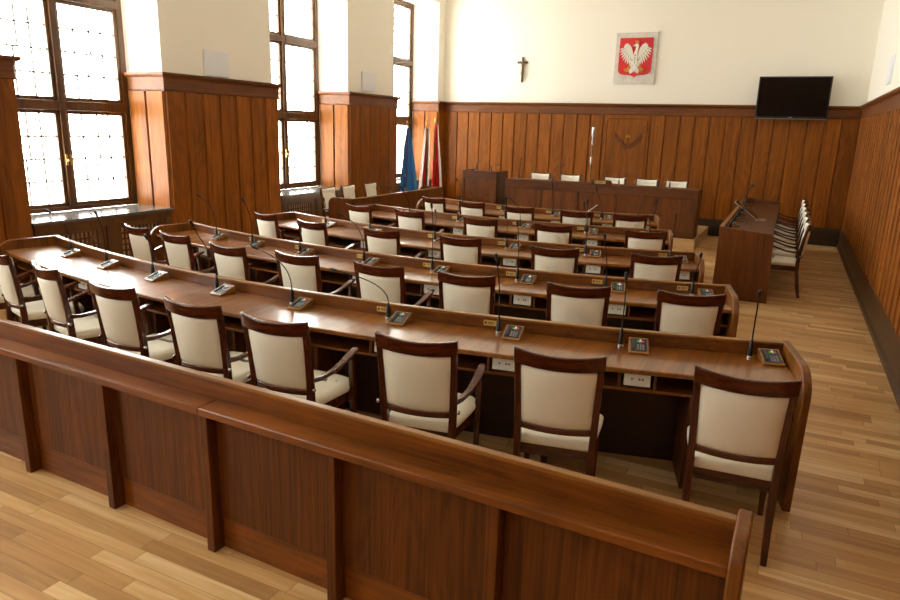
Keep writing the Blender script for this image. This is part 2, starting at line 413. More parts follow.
# sills and radiator covers
for k,(a,b) in enumerate(bays):
    trim(MB().box(XW+.05,XL+.035,a+.005,b-.005,.81,.85),M['stone'],bevel=.006)
    if k==0: continue
    names={1:'wooden radiator cover with lattice under the window nearest the camera, outside the picture',2:'wooden radiator cover with lattice panels under the nearest tall window',3:'wooden radiator cover with lattice panels under the middle tall window',4:'wooden radiator cover with lattice panels under the window behind the blue flag'}
    if k==1: continue
    x=XL-.05
    rt=tag(empty('radiator_cover',(x,(a+b)/2,0)),names[k],'radiator cover','radiator covers under the windows')
    O=(x,(a+b)/2,0);cy=(a+b)/2
    f=MB();f.box(x,x+.05,a+.03,b-.03,.72,.808).box(x,x+.03,a+.03,b-.03,0,.14)
    for y in (a+.03,cy-.05,b-.13): f.box(x,x+.055,y,y+.10,.14,.72)
    for y0,y1 in ((a+.13,cy-.05),(cy+.05,b-.13)):
        f.box(x+.005,x+.035,y0,y0+.12,.14,.72).box(x+.005,x+.035,y1-.12,y1,.14,.72).box(x+.005,x+.035,y0+.12,y1-.12,.14,.2).box(x+.005,x+.035,y0+.12,y1-.12,.66,.72)
    f.build('frame',M['win'],rt,O,bevel=.004)
    for y0,y1 in ((a+.25,cy-.17),(cy+.17,b-.25)):
        l=MB();n=max(4,round((y1-y0)/.062))
        for i in range(1,n): y=y0+(y1-y0)*i/n;l.box(x+.012,x+.028,y-.011,y+.011,.2,.66)
        for j in range(1,6): z=.2+.46*j/6;l.box(x+.008,x+.024,y0,y1,z-.011,z+.011)
        l.build('lattice',M['desk_x'],rt,O)
    r=MB().box(x-.12,x-.02,a+.1,b-.1,.1,.7);r.build('radiator',M['radiator'],rt,O,bevel=.01)

# ------------------------------------------------------------------ chairs
def lerp(a,b,t): return a+(b-a)*t
def make_chair(arms):
    root=empty('armchair' if arms else 'dining_chair')
    prof=[(-.275,0),(-.235,.16),(-.212,.32),(-.205,.46),(-.213,.6),(-.236,.78),(-.268,.955)]
    def yz(z):
        for (y0,z0),(y1,z1) in zip(prof,prof[1:]):
            if z<=z1: return lerp(y0,y1,(z-z0)/(z1-z0))
        return prof[-1][0]
    def hw(z): return .196+max(0,z-.4)*.03
    for s in (-1,1):
        pts=[(s*hw(z),y,z) for y,z in prof]
        MB().rectsweep(pts,[.03,.034,.038,.038,.036,.034,.032],[.034,.04,.046,.046,.042,.036,.03]).build('rear_leg',M['chair'],root,bevel=.005)
    # top rail, bowed backwards
    def bowed(z0,z1,half,bow,th,lift=0,n=14,zc=None,dy=0):
        secs=[]
        for i in range(n+1):
            u=-1+2*i/n;x=u*half
            off=-bow*(1-u*u)
            q=[]
            for z,o in ((z0,-th/2),(z0,th/2),(z1,th/2),(z1,-th/2)):
                zz=z+(lift*u*u if z==z1 else lift*.6*u*u)
                q.append((x,yz(min(z,.955))+off+o+dy,zz))
            secs.append(q)
        return secs
    MB().loft(bowed(.882,.962,.232,.042,.026,lift=.02,dy=-.004)).build('top_rail',M['chair_x'],root,bevel=.006)
    MB().loft(bowed(.515,.55,.19,.036,.024)).build('lower_rail',M['chair_x'],root,bevel=.005)
    # padded back
    secs=[];nx=12
    zs=[.55,.562,.60,.68,.78,.85,.876,.886]
    pad=[.006,.014,.02,.023,.023,.02,.014,.006]
    for z,p in zip(zs,pad):
        h=hw(z)-.014;q=[]
        for i in range(nx+1):
            u=-1+2*i/nx;q.append((u*h,yz(z)-.036*(1-u*u)-p*(1-.5*u**6),z))
        for i in range(nx,-1,-1):
            u=-1+2*i/nx;q.append((u*h,yz(z)-.036*(1-u*u)+p*1.25*(1-.5*u**6),z))
        secs.append(q)
    bk=MB().loft(secs);secs=[]
    for z,p in ((.86,.02),(.90,.03),(.925,.03),(.938,.026),(.944,.02)):
        h=hw(z)-.018;q=[]
        for i in range(nx+1):
            u=-1+2*i/nx;q.append((u*h,yz(z)-.040*(1-u*u)+.010,z+.016*u*u*(z>.92)))
        for i in range(nx,-1,-1):
            u=-1+2*i/nx;q.append((u*h,yz(z)-.040*(1-u*u)+p,z+.016*u*u*(z>.92)))
        secs.append(q)
    bk.loft(secs).build('backrest',M['leather'],root,smooth=60)
    # seat
    def outline(e,z,crown=0):
        pts=[(-.185+e,-.19+e),(.185-e,-.19+e),(.205-e,-.05),(.222-e,.12),(.225-e,.2-e),(.19-e,.245-e),(.1,.262-e),(0,.266-e),(-.1,.262-e),(-.19+e,.245-e),(-.225+e,.2-e),(-.222+e,.12),(-.205+e,-.05)]
        return [(x,y,z+crown) for x,y in pts]
    MB().loft([outline(.0,.415),outline(-.008,.43),outline(-.01,.45),outline(0,.468),outline(.02,.478),outline(.06,.484),outline(.12,.487)]).build('seat',M['leather'],root,smooth=60)
    MB().loft([outline(.008,.35),outline(.004,.352),outline(.004,.414),outline(.008,.416)]).build('seat_frame',M['chair_x'],root,bevel=.003)
    if not arms:
        for s in (-1,1):
            MB().rectsweep([(s*.2,.225,0),(s*.2,.222,.2),(s*.2,.22,.38)],[.026,.034,.04],[.026,.034,.04]).build('front_leg',M['chair'],root,bevel=.004)
    else:
        for s in (-1,1):
            MB().rectsweep([(s*.222,.215,0),(s*.235,.20,.22),(s*.243,.185,.42),(s*.25,.165,.56),(s*.252,.15,.665)],[.026,.032,.036,.032,.028],[.026,.034,.042,.038,.034]).build('front_leg',M['chair'],root,bevel=.004)
            pts=[(s*.212,-.215,.61),(s*.226,-.14,.606),(s*.243,-.05,.618),(s*.255,.04,.645),(s*.26,.12,.672),(s*.256,.19,.69),(s*.25,.225,.69)]
            MB().rectsweep(pts,[.022,.028,.036,.045,.05,.044,.024],[.03,.026,.022,.022,.024,.022,.014]).build('armrest',M['chair_x'],root,bevel=.005)
            MB().lathe([(.0001,0),(.012,0),(.012,.008),(.0001,.01)],c=(s*.232,-.225,.56),M=Matrix.Rotation(s*PI/2,4,'Y'),n=10).build('bolt',M['chrome'],root)
    for s in (-1,1):
        MB().rectsweep([(s*.2,-.225,.2),(s*.212,.2,.2)],.018,.026).build('stretcher',M['chair'],root,bevel=.003) if False else None
    return root
PR={True:make_chair(True),False:make_chair(False)}
used={True:False,False:False}
ORD=['leftmost','second','third','fourth','fifth','sixth','seventh','eighth','ninth']
def from_left(i,n):
    if i==0: return 'the leftmost'
    if i==n-1: return 'the rightmost'
    return ORD[i]+' from the left'
def chair(x,y,rz,arms,label,group,z=0):
    if used[arms]: o=copytree(PR[arms],(x,y,z),rz)
    else: o=PR[arms];used[arms]=True;o.location=(x,y,z);o.rotation_euler=(0,0,rz)
    tag(o,label,'chair',group);return o

# ------------------------------------------------------------------ desk rows
ROWNAME=['nearest','second','middle','fourth','farthest']
#     (x_left,x_right,y_ends,y_mid)
ROWS=[(-6.76,.10,4.46,3.93),(-6.43,-.36,6.0,5.55),(-6.15,-.80,7.57,7.12),(-5.82,-1.33,9.17,8.84),(-5.52,-1.80,10.82,10.45)]
SEATS=[
 [-6.42,-5.66,-4.87,-3.96,-3.18,-2.52,-1.65,-.91,-.05],
 [-6.0,-5.31,-4.45,-3.68,-2.86,-2.11,-1.26,-.5],
 [-5.73,-4.83,-3.86,-2.93,-1.91,-.99],
 [-5.34,-4.47,-3.38,-2.44,-1.38],
 [-5.03,-4.27,-3.45,-2.6,-1.87]]
SEATY=[[3.35,3.2,3.06,2.92,2.88,2.86,2.97,3.13,3.29],[4.79,4.66,4.48,4.5,4.51,4.58,4.7,4.91],[6.43,6.19,6.14,6.18,6.16,6.35],[7.9,7.82,7.7,7.74,7.9],[9.57,9.37,9.25,9.29,9.4]]
DEV=[[-6.08,-5.35,-4.62,-3.82,-3.06,-2.25,-1.46,-.69,.05],
 [-5.71,-5.05,-4.32,-3.5,-2.75,-1.93,-1.17,-.48],
 [-5.3,-4.5,-3.54,-2.64,-1.76,-.9],
 [-4.95,-4.08,-3.12,-2.22,-1.42],
 [-4.85,-4.05,-3.18,-2.42,-1.9]]
ARMS=[[1,1,1,1,1,1,1,0,0],[1,1,1,1,1,0,0,0],[1,1,1,0,0,0],[1,1,0,0,0],[1,0,0,0,0]]
TIPS=[
 [(-6.3,1.16,'arc'),(-5.4,1.22,'s'),(-4.65,1.1,'s'),(-4.05,1.27,'s'),(-3.4,1.16,'arc'),(-2.73,1.07,'arc'),(-1.57,1.26,'s'),(-0.79,1.21,'s'),(-0.06,1.16,'s')],
 [(-5.94,1.22,'arc'),(-5.17,1.23,'arc'),(-4.34,1.05,'s'),(-3.78,1.21,'arc'),(-2.83,1.36,'s'),(-2.03,1.26,'s'),(-1.3,1.2,'s'),(-0.55,1.1,'s')],
 [(-5.35,1.1,'s'),(-4.5,1.18,'s'),(-3.6,1.1,'s'),(-2.75,1.3,'s'),(-1.87,1.32,'s'),(-0.99,1.23,'s')],
 [(-5.15,1.16,'s'),(-4.12,1.1,'s'),(-3.35,1.14,'arc'),(-2.35,1.13,'s'),(-1.45,1.21,'s')],
 [(-5.02,1.2,'arc'),(-4.09,1.17,'s'),(-3.3,1.26,'s'),(-2.62,1.21,'s'),(-1.91,1.13,'s')]]
def console_proto():
    r=empty('voting_console')
    # wedge: y- is the user's side (low), tilted face
    prof=[(-.085,0),(.085,0),(.085,.066),(-.085,.012)]
    MB().prism([(a*.9,b*.9) for a,b in prof],lambda a,b,t:(t,a,b),-.06,.06).build('housing',M['edge'],r,bevel=.003)
    ang=math.atan2(.054,.17)
    T=Matrix.Translation((0,0,.0355))@Matrix.Rotation(ang,4,'X')@Matrix.Scale(.88,4)
    f=MB().box(-.056,.056,-.074,.074,-.001,.003,M=T).build('face_plate',M['panel'],r,bevel=.001)
    MB().box(-.047,-.026,-.055,.055,.003,.012,M=T).build('card_reader',M['black'],r,bevel=.002)
    for i,(x,y,k) in enumerate([(.012,.050,'kw'),(-.004,.036,'kg'),(.028,.036,'kr'),(.012,.022,'kb'),(.012,.036,'ky')]):
        MB().lathe([(.0001,0),(.0085,0),(.0085,.005),(.006,.007),(.0001,.007)],n=10,M=T@Matrix.Translation((x,y,.003))).build('button',M[k],r)
    k=MB()
    for i in range(3):
        for j in range(4): k.box(-.012+i*.018,.0+i*.018,-.062+j*.017,-.051+j*.017,.003,.006,M=T)
    k.build('keypad',M['sockdark'],r)
    return r
CON=console_proto();con_used=False
def desk_arc(i):
    global con_used
    xl,xr,ye,ym=ROWS[i];h=(xr-xl)/2;s=ye-ym;R=(h*h+s*s)/(2*s);cx=(xl+xr)/2;cy=ym+R
    A=math.asin(h/R)
    def P(r,a,z): return (cx+r*math.sin(a),cy-r*math.cos(a),z)
    def ang(x,r): return math.asin(max(-1,min(1,(x-cx)/r)))
    O=(cx,ym,0)
    root=tag(empty('council_desk',O),{0:'long curved wooden desk nearest the camera, its left end shining by the window',1:'long curved wooden desk, second row from the camera, eight seats',2:'long curved wooden desk in the middle of the five rows',3:'curved wooden desk, fourth row from the camera',4:'short curved wooden desk, farthest row, in front of the podium'}[i],'desk','curved council desks in rows')
    KA=.7*A;P0=P(R,A,0)
    def lim(r):
        d=r-R;px=P0[0]+d*math.sin(KA);py=P0[1]-d*math.cos(KA)
        return math.atan2(px-cx,cy-py)/A
    def slab(r0,r1,z0,z1,a0=-A,a1=A,n=40):
        l0,l1=lim(r0),lim(r1)
        mb=MB();secs=[]
        for k in range(n+1):
            a=lerp(a0,a1,k/n);secs.append([P(r0,a*l0,z0),P(r1,a*l1,z0),P(r1,a*l1,z1),P(r0,a*l0,z1)])
        mb.loft(secs);return mb
    slab(R+.028,R+.52,.722,.752).build('desk_top',M['top'],root,O,bevel=.006)
    slab(R+.002,R+.028,.0,.826).build('back_panel',M['desk_x'],root,O)
    slab(R-.008,R+.036,.826,.842).build('top_edge',M['edge'],root,O,bevel=.004)
    slab(R+.14,R+.45,.592,.61).build('shelf',M['desk_x'],root,O,bevel=.002)
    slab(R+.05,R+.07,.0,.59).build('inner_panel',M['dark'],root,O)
    for sgn in (-1,1):
        aa=sgn*A
        rr=.16;D=.59;H=.845
        prof=[(-.015,0),(D-.03,0),(D,H-rr)]
        for k in range(1,9):
            t=k/8*PI/2;prof.append((D-rr+rr*math.cos(t),H-rr+rr*math.sin(t)))
        prof.append((-.015,H))
        cs,sn=math.cos(aa),math.sin(aa)
        def fn(a,b,t,aa=aa,sgn=sgn):
            p=Vector(P(R,aa,b))+Vector((math.sin(sgn*KA),-math.cos(sgn*KA),0))*a;tg=Vector((math.cos(sgn*KA),math.sin(sgn*KA),0))*sgn
            q=p+tg*t;return tuple(q)
        MB().prism(prof,fn,0,.045).build('end_panel',M['cheek'],root,O,bevel=.006)
    n=len(SEATS[i])
    for k,xd in enumerate(DEV[i]):
        r_=R+.15;a=ang(xd,r_)
        # socket panel under top & dividers
        rs=R+.44;a2=ang(xd+.06,rs)
        def Mt(r,a): 
            p=P(r,a,0);return Matrix.Translation(p)@Matrix.Rotation(a,4,'Z')
        T=Mt(rs,a2)
        sp=MB().box(-.075,.075,-.004,.02,.625,.712,M=T).build('socket_panel',M['white'],root,O,bevel=.002)
        so=MB()
        for q in (-.03,.012,.03):
            so.lathe([(.0001,0),(.007,0),(.007,.003),(.0001,.003)],n=8,M=T@Matrix.Translation((q,-.004,.668))@Matrix.Rotation(PI/2,4,'X'))
        so.build('socket',M['sockdark'],sp,O)
        for q in (-.1,.1):
            if abs(a2+q/R)<A-.01: MB().box(q-.008,q+.008,-.01,.28,.61,.722,M=T).build('divider',M['desk_x'],root,O)
        if k<n-1:
            am=ang((SEATS[i][k]+SEATS[i][k+1])/2+.12,R+.3);T2=Mt(R+.3,am)
            MB().box(-.012,.012,-.13,.22,0,.592,M=T2).build('support_panel',M['desk_z'],root,O)
        # nameplate on the ridge
        if (i==0 and k in (5,6)) or i>0:
            an=ang(xd-.20,R+.03);T3=Mt(R+.03,an)
            pl=MB().box(-.045,.045,-.005,.0,.775,.812,M=T3).build('nameplate',M['brass'],root,O,bevel=.001)
            t=MB().lathe([(.0001,0),(.009,0),(.009,.001),(.0001,.001)],n=10,M=T3@Matrix.Translation((-.03,-.005,.794))@Matrix.Rotation(PI/2,4,'X'))
            for zz,x1 in ((.799,.03),(.790,.022)): t.box(-.012,x1,-.0062,-.005,zz-.002,zz+.002,M=T3)
            t.build('engraving',M['ink'],pl,O)
        # console
        loc=P(R+.155,a,.753)
        lab='voting console with keypad on the %s curved desk, %s'%(ROWNAME[i],from_left(k,n))
        if con_used: c=copytree(CON,loc,a)
        else: c=CON;con_used=True;c.location=loc;c.rotation_euler=(0,0,a)
        tag(c,lab,'console','voting consoles on the curved desks')
        # microphone
        am=ang(xd-.115,R+.10);b=Vector(P(R+.10,am,.753))
        tx,tz,sh=TIPS[i][k]
        mic(b,Vector((tx,b.y-.10,tz)),sh,'%s on the %s curved desk, %s'%({'arc':'bent black gooseneck microphone','s':'upright black gooseneck microphone'}[sh],ROWNAME[i],from_left(k,n)),'gooseneck microphones on the curved desks')
    for k,(x,y) in enumerate(zip(SEATS[i],SEATY[i])):
        dx,dy=x-cx,cy-y;a=math.atan2(dx,dy)
        a+=R_.uniform(-.03,.03)
        a+={(0,8):-.20,(0,2):-.12,(0,1):-.10,(0,0):-.06,(1,6):.05}.get((i,k),0)
        # given point = top rail centre; chair origin is in front of it (allowing for the bow)
        ox=x-math.sin(a)*.285;oy=y+math.cos(a)*.285
        ar=bool(ARMS[i][k])
        chair(ox,oy,a,ar,'cream-backed mahogany %s at the %s curved desk, %s'%('armchair' if ar else 'armless chair',ROWNAME[i],from_left(k,n)),'cream-backed chairs at the curved desks')
def mic(b,t,shape,label,group):
    r=tag(empty('gooseneck_microphone',b),label,'microphone',group)
    MB().lathe([(.0001,0),(.019,0),(.019,.012),(.0165,.014)],c=b,n=14).build('base_ring',M['silver'],r,b)
    MB().lathe([(.0001,.012),(.0165,.012),(.0155,.06),(.011,.10),(.006,.115),(.0001,.116)],c=b,n=14).build('base',M['black'],r,b)
    p0=b+Vector((0,0,.11));H=t.z-p0.z
    if shape=='arc':
        c1=p0+Vector((0,0,H*.6));c2=t+Vector(((p0.x-t.x)*.55,(p0.y-t.y)*.4,-H*.16))
    else:
        c1=p0+Vector((0,0,H*.45));c2=t+Vector(((p0.x-t.x)*.1,.05,-H*.3))
    pts=[]
    for k in range(17):
        u=k/16;pts.append(p0*(1-u)**3+c1*3*u*(1-u)**2+c2*3*u*u*(1-u)+t*u**3)
    MB().tube(pts,.0042,6).build('gooseneck',M['blackm'],r,b)
    d=(pts[-1]-pts[-2]).normalized()
    MB().tube([t-d*.012,t-d*.01,t,t+d*.035,t+d*.045,t+d*.047],[.004,.008,.011,.0115,.008,.002],10).build('head',M['black'],r,b)
    return r
for i in range(5): desk_arc(i)

# ------------------------------------------------------------------ barrier in the foreground
def barrier():
    x0,x1=-6.95,0.0
    def yb(x): return 2.115-.034*x     # line of the ridge
    O=(-3.4,2.28,0);al=math.atan2(-.034,1)
    root=tag(empty('wooden_barrier',O),'long wooden panelled barrier in the foreground with a narrow ledge','barrier')
    T=Matrix.Translation((0,yb(0),0))@Matrix.Rotation(al,4,'Z')
    B=lambda *a: MB().box(*a,M=T)
    B(x0,x1,.0,.03,.0,.86).build('back_board',M['barrier_x'],root,O)
    B(x0,x1,-.002,.036,.858,.875).build('top_edge',M['edge'],root,O,bevel=.004)
    for a,b in ((x0,-2.29),(-2.287,x1)): B(a,b,-.118,.0,.733,.771).build('ledge',M['barrier_x'],root,O,bevel=.006,segs=2)
    xs=[-6.8,-6.05,-5.30,-4.55,-3.80,-3.04,-2.29,-1.55,-.80]
    for k in range(len(xs)+1):
        a=(xs[k-1]+.025) if k>0 else x0;b=(xs[k]-.025) if k<len(xs) else x1
        B(a,b,-.035,.0,.17,.733).build('panel',M['barrier'],root,O,bevel=.003)
        B(a,b,-.025,.0,0,.17).build('plinth',M['barrier_x'],root,O,bevel=.003)
    for x in xs: B(x-.025,x+.025,-.09,.0,0,.733).build('post',M['barrier'],root,O,bevel=.004)
    rr=.10;D=.19;H=.895
    prof=[(.05,0),(.05,H),]
    for k in range(0,8):
        t=PI/2+k/7*PI/2;prof.append((-D+rr+rr*math.cos(t)+.0,H-rr+rr*math.sin(t)))
    prof+=[(-D,H-rr-.02),(-D+.06,0)]
    MB().prism(prof,lambda a,b,t:tuple(T@Vector((t,a,b))),x1,x1+.045).build('end_panel',M['cheek'],root,O,bevel=.008,segs=3)
barrier()

# ------------------------------------------------------------------ side bench desk by the windows
def side_desk():
    X=-6.55;Y0,Y1=9.56,12.85;O=(X-.25,(Y0+Y1)/2,0)
    root=tag(empty('side_desk',O),'wooden side desk along the window wall with rounded end','desk')
    MB().box(X-.03,X,Y0,Y1,0,.83).build('front_panel',M['podium'],root,O)
    MB().box(X-.036,X+.008,Y0,Y1,.83,.846).build('top_edge',M['edge'],root,O,bevel=.004)
    MB().box(X-.5,X-.03,Y0+.04,Y1-.04,.722,.752).build('desk_top',M['top'],root,O,bevel=.004)
    MB().box(X-.2,X-.03,Y0+.04,Y1-.04,.592,.61).build('shelf',M['desk_x'],root,O)
    for y in (Y0,Y1-.045):
        rr=.12;D=.52;H=.845;prof=[(.012,0),(.012,H)]
        for k in range(9):
            t=PI/2+k/8*PI/2;prof.append((-D+rr+rr*math.cos(t),H-rr+rr*math.sin(t)))
        prof.append((-D,0))
        MB().prism(prof,lambda a,b,t:(X+a,t,b),y,y+.045).build('end_panel',M['podium'],root,O,bevel=.005)
side_desk()
for k,(y,l) in enumerate([(9.9,'nearest the camera'),(10.52,'in the middle'),(11.27,'nearest the flags')]):
    chair(-7.06,y,-PI/2+.04,True,'cream-backed armchair behind the side desk by the windows, '+l,'armchairs behind the side desk')
b=Vector((-6.68,11.0,.753));mic(b,Vector((-6.85,10.95,.97)),'arc','short black gooseneck microphone on the side desk by the windows','gooseneck microphones on the podium and side desks')

# ------------------------------------------------------------------ dais, lectern, podium bench
dz=.2
trim(MB().box(-6.5,-1.38,12.95,YB-.03,0,dz),M['dais'],bevel=.006)
def podium():
    X0,X1,Y0,Y1,H=-5.16,-1.42,12.98,13.5,1.09
    O=((X0+X1)/2,13.2,dz)
    r=tag(empty('podium_bench',O),'long dark wooden podium bench on the dais below the eagle emblem','bench desk')
    MB().box(X0,X1,Y0+.02,Y0+.05,dz,H).build('front_panel',M['podium'],r,O)
    MB().box(X0-.01,X1+.0,Y0,Y0+.06,.925,H).build('top_band',M['podium_x'],r,O,bevel=.004)
    MB().box(X0-.01,X1,Y0+.06,Y1,H-.04,H-.005).build('bench_top',M['podium_x'],r,O)
    MB().box(X0,X1,Y0+.01,Y0+.02,dz,dz+.12).build('plinth',M['podium_x'],r,O)
    for x in (X0,X0+.745,X0+1.49,X0+2.235,X0+2.98,X1-.04): MB().box(x,x+.04,Y0+.005,Y0+.02,dz+.12,.925).build('pilaster',M['podium_x'],r,O,bevel=.002)
    for x in (X0,X1-.04): MB().box(x,x+.04,Y0+.05,Y1+.02,dz,H-.04).build('end_panel',M['podium'],r,O)
podium()
def lectern():
    X0,X1,Y0,Y1,H=-6.14,-5.36,12.98,13.6,1.215
    O=((X0+X1)/2,13.3,dz)
    r=tag(empty('lectern',O),'dark wooden lectern with carved front left of the podium bench','lectern')
    MB().box(X0,X1,Y0+.02,Y0+.05,dz,H).build('front_panel',M['podium'],r,O)
    MB().box(X0,X1,Y0,Y0+.06,H-.17,H).build('top_band',M['podium_x'],r,O,bevel=.003)
    for x in (X0,X1-.05): MB().box(x,x+.05,Y0,Y0+.02,dz,H-.17).build('pilaster',M['podium_x'],r,O)
    for x in (X0,X1-.03): MB().box(x,x+.03,Y0+.06,Y1,dz,H).build('side_panel',M['podium'],r,O)
    MB().box(X0+.03,X1-.03,Y0+.06,Y1-.05,H-.06,H-.03).build('lectern_top',M['podium_x'],r,O)
    carve_wreath((X0+X1)/2,Y0+.018,.62,.42,M['rail_x'],r,O)
def leafpts(cx,cz,ang,L,W):
    c,s=math.cos(ang),math.sin(ang);p=[(0,0),(L*.3,W),(L*.7,W*.8),(L,0),(L*.7,-W*.8),(L*.3,-W)]
    return [(cx+a*c-b*s,cz+a*s+b*c) for a,b in p]
def carve_wreath(cx,y,cz,width,mat,parent,O):
    mb=MB()
    for s in (-1,1):
        pts=[]
        for k in range(8):
            u=k/7;x=s*width*(.02+.48*u);z=cz-width*.16+width*(.2*u+.22*u*u);pts.append((cx+x,y-.006,z))
            a=math.atan2(.84*u+.15,1)
            for q in (1,-1):
                an=a+q*.6;an=an if s>0 else PI-an
                pl=leafpts(cx+x,z,an,width*(.17-.05*u),width*.04)
                mb.prism(pl,lambda a_,b_,t:(a_,t,b_),y-.012,y)
        mb.tube(pts,.006,6)
        mb.tube([(cx+s*width*.02,y-.006,cz-width*.16),(cx-s*width*.12,y-.006,cz-width*.26)],.006,6)
    return mb.build('carved_wreath',mat,parent,O)
lectern()
wreath=carve_wreath(-3.24,YB-.024,1.86,.52,M['rail_x'],None,(-3.24,YB,1.86))
wreath.location=(-3.24,YB,1.86);tag(wreath,'carved laurel sprays on the wide wall panel behind the podium chairs','carving')
em=MB()
for q in (-.035,0,.035): em.prism(leafpts(-3.24+q,1.95,PI/2,.09,.012),lambda a,b,t:(a,t,b),YB-.034,YB-.022)
em.build('gilt_flame',M['gold'],wreath,(-3.24,YB,1.86))
for k,x in enumerate([-4.75,-4.09,-3.16,-2.52,-1.95]):
    chair(x*1.018,14.2-.26,PI,k in (0,),'cream-backed mahogany chair behind the podium bench, '+from_left(k,5),'chairs behind the podium bench',z=dz)
s=MB();O=(-3.2,13.02,1.09)
sg=tag(empty('desk_sign',O),'small wooden name sign with brass plate on the podium bench','sign')
MB().prism([(-.19,0),(.22,0),(.17,.085),(-.19,.085)],lambda a,b,t:(O[0]+a,t,O[2]+b),13.0,13.04).build('block',M['podium_x'],sg,O,bevel=.003)
pl=MB().box(O[0]-.13,O[0]+.08,12.994,13.0,1.105,1.158).build('plate',M['brass'],sg,O,bevel=.001)
t=MB().box(O[0]-.12,O[0]-.09,12.992,12.994,1.12,1.145)
for z,q in ((1.138,.05),(1.122,.03)): t.box(O[0]-.07,O[0]+q,12.992,12.994,z-.004,z+.004)
t.build('lettering',M['ink'],pl,O)
for (bx,by,bz,tx,ty,tz,sh,l) in [(-5.88,13.1,1.215,-5.78,13.0,1.42,'arc','on the lectern, tilted right'),(-5.62,13.3,1.186,-5.46,13.25,1.34,'arc','low at the right of the lectern'),
    (-4.93,13.1,1.11,-4.86,13.0,1.48,'s','at the left end of the podium bench'),(-4.2,13.1,1.11,-3.98,13.0,1.43,'arc','between the two left podium chairs'),
    (-2.9,13.15,1.11,-2.67,13.05,1.33,'arc','on the podium bench between its third and fourth chairs'),(-1.95,13.1,1.11,-1.88,13.0,1.46,'s','at the right end of the podium bench')]:
    mic(Vector((bx,by,bz if bz!=1.11 else 1.086)),Vector((tx,ty,tz)),sh,'black gooseneck microphone '+l,'gooseneck microphones on the podium and side desks')
# ceremonial mace on its stand
O=(-3.62,13.72,dz);r=tag(empty('ceremonial_mace',O),'tall slender ceremonial staff with silver head standing behind the podium bench','staff')
MB().lathe([(.0001,0),(.12,0),(.12,.02),(.03,.04),(.015,.1),(.0001,.1)],c=O,n=20).build('foot',M['gold'],r,O)
MB().lathe([(.012,.1),(.016,.6),(.016,.95),(.012,1.6)],c=O,n=10).build('shaft',M['edge'],r,O)
MB().lathe([(.012,1.22),(.024,1.25),(.02,1.3),(.024,1.35),(.012,1.38)],c=O,n=12).build('collar',M['silver'],r,O)
MB().lathe([(.012,1.6),(.02,1.63),(.016,1.74),(.032,1.8),(.036,1.9),(.03,1.95),(.008,1.96)],c=O,n=14).build('head',M['silver'],r,O)

# ------------------------------------------------------------------ right-hand desk with chairs
def right_desk():
    X0,X1,Y0,Y1=-.70,-.06,9.25,14.25;O=(-.38,11.5,0);H=.93
    r=tag(empty('officials_desk',O),'long straight dark wooden desk end-on to the camera near the right wall','desk')
    MB().box(X0,X0+.03,Y0+.04,Y1-.04,0,H-.01).build('back_panel',M['podium'],r,O)
    MB().box(X0-.008,X0+.04,Y0+.04,Y1-.04,H-.01,H+.005).build('top_edge',M['edge'],r,O)
    MB().box(X0+.03,X1-.02,Y0+.04,Y1-.04,.82,.85).build('desk_top',M['podium_x'],r,O)
    MB().box(X0+.1,X1-.32,Y0+.04,Y1-.04,.66,.68).build('shelf',M['desk_x'],r,O)
    for y in (Y0,Y1-.04):
        rr=.05;prof=[(X0-.01,0),(X0+.0,H+.005)]
        for k in range(5):
            t=PI/2-k/4*PI/2;prof.append((X1-rr+rr*math.cos(t),H-.04-rr+rr*math.sin(t)))
        prof.append((X1+.02,0))
        MB().prism(prof,lambda a,b,t:(a,t,b),y,y+.04).build('end_panel',M['podium'],r,O,bevel=.004)
    for k,y in enumerate((9.95,10.7,11.45,12.2,12.95)):
        c=copytree(CON,(X0+.14,y,.851),PI/2);tag(c,'voting console on the straight right-hand desk, '+['nearest the camera','second from the near end','in the middle','second from the far end','at the far end'][k],'console','consoles on the right-hand desk')
        b=Vector((X0+.09,y-.14,.851));mic(b,b+Vector((.05+.05*(k%2),.02,[.16,.2,.3,.42,.38][k])),'arc','black gooseneck microphone on the straight right-hand desk, '+['nearest the camera','second from the near end','in the middle','second from the far end','at the far end'][k],'microphones on the right-hand desk')
right_desk()
for k,y in enumerate((10.05,10.83,11.6,12.4,13.15,13.9)):
    chair(.05,y,PI/2,True,'cream-backed armchair by the right wall behind the straight desk, '+['nearest the camera','second nearest','third nearest','fourth nearest','fifth nearest','farthest away'][k],'armchairs behind the right-hand desk')
# tilted screen on the right desk
O=(-.45,11.08,.851);r=tag(empty('tilted_screen',O),'thin silver-edged screen tilted on the straight right-hand desk','screen')
T=Matrix.Translation((-.33,11.08,.865))@Matrix.Rotation(math.radians(35),4,'Y')
MB().box(-.42,0,-.17,.17,0,.012,M=T).build('rim',M['silver'],r,O,bevel=.002)
MB().box(-.41,-.01,-.16,.16,.012,.018,M=T).build('display',M['screen'],r,O)
MB().box(-.36,-.22,10.95,11.22,.851,.866).build('foot',M['silver'],r,O,bevel=.002)
# silver bar on the farthest desk row
O=(-2.72,10.28,.753);r=tag(empty('silver_bar',O),'thin silver bar propped at an angle on the farthest curved desk','holder')
T=Matrix.Translation((-2.80,10.2,.765))@Matrix.Rotation(math.radians(-40),4,'Y')
MB().box(0,.34,-.01,.01,0,.014,M=T).build('arm',M['silver'],r,O,bevel=.003)
MB().box(-2.86,-2.74,10.14,10.26,.753,.767).build('foot',M['black'],r,O,bevel=.002)

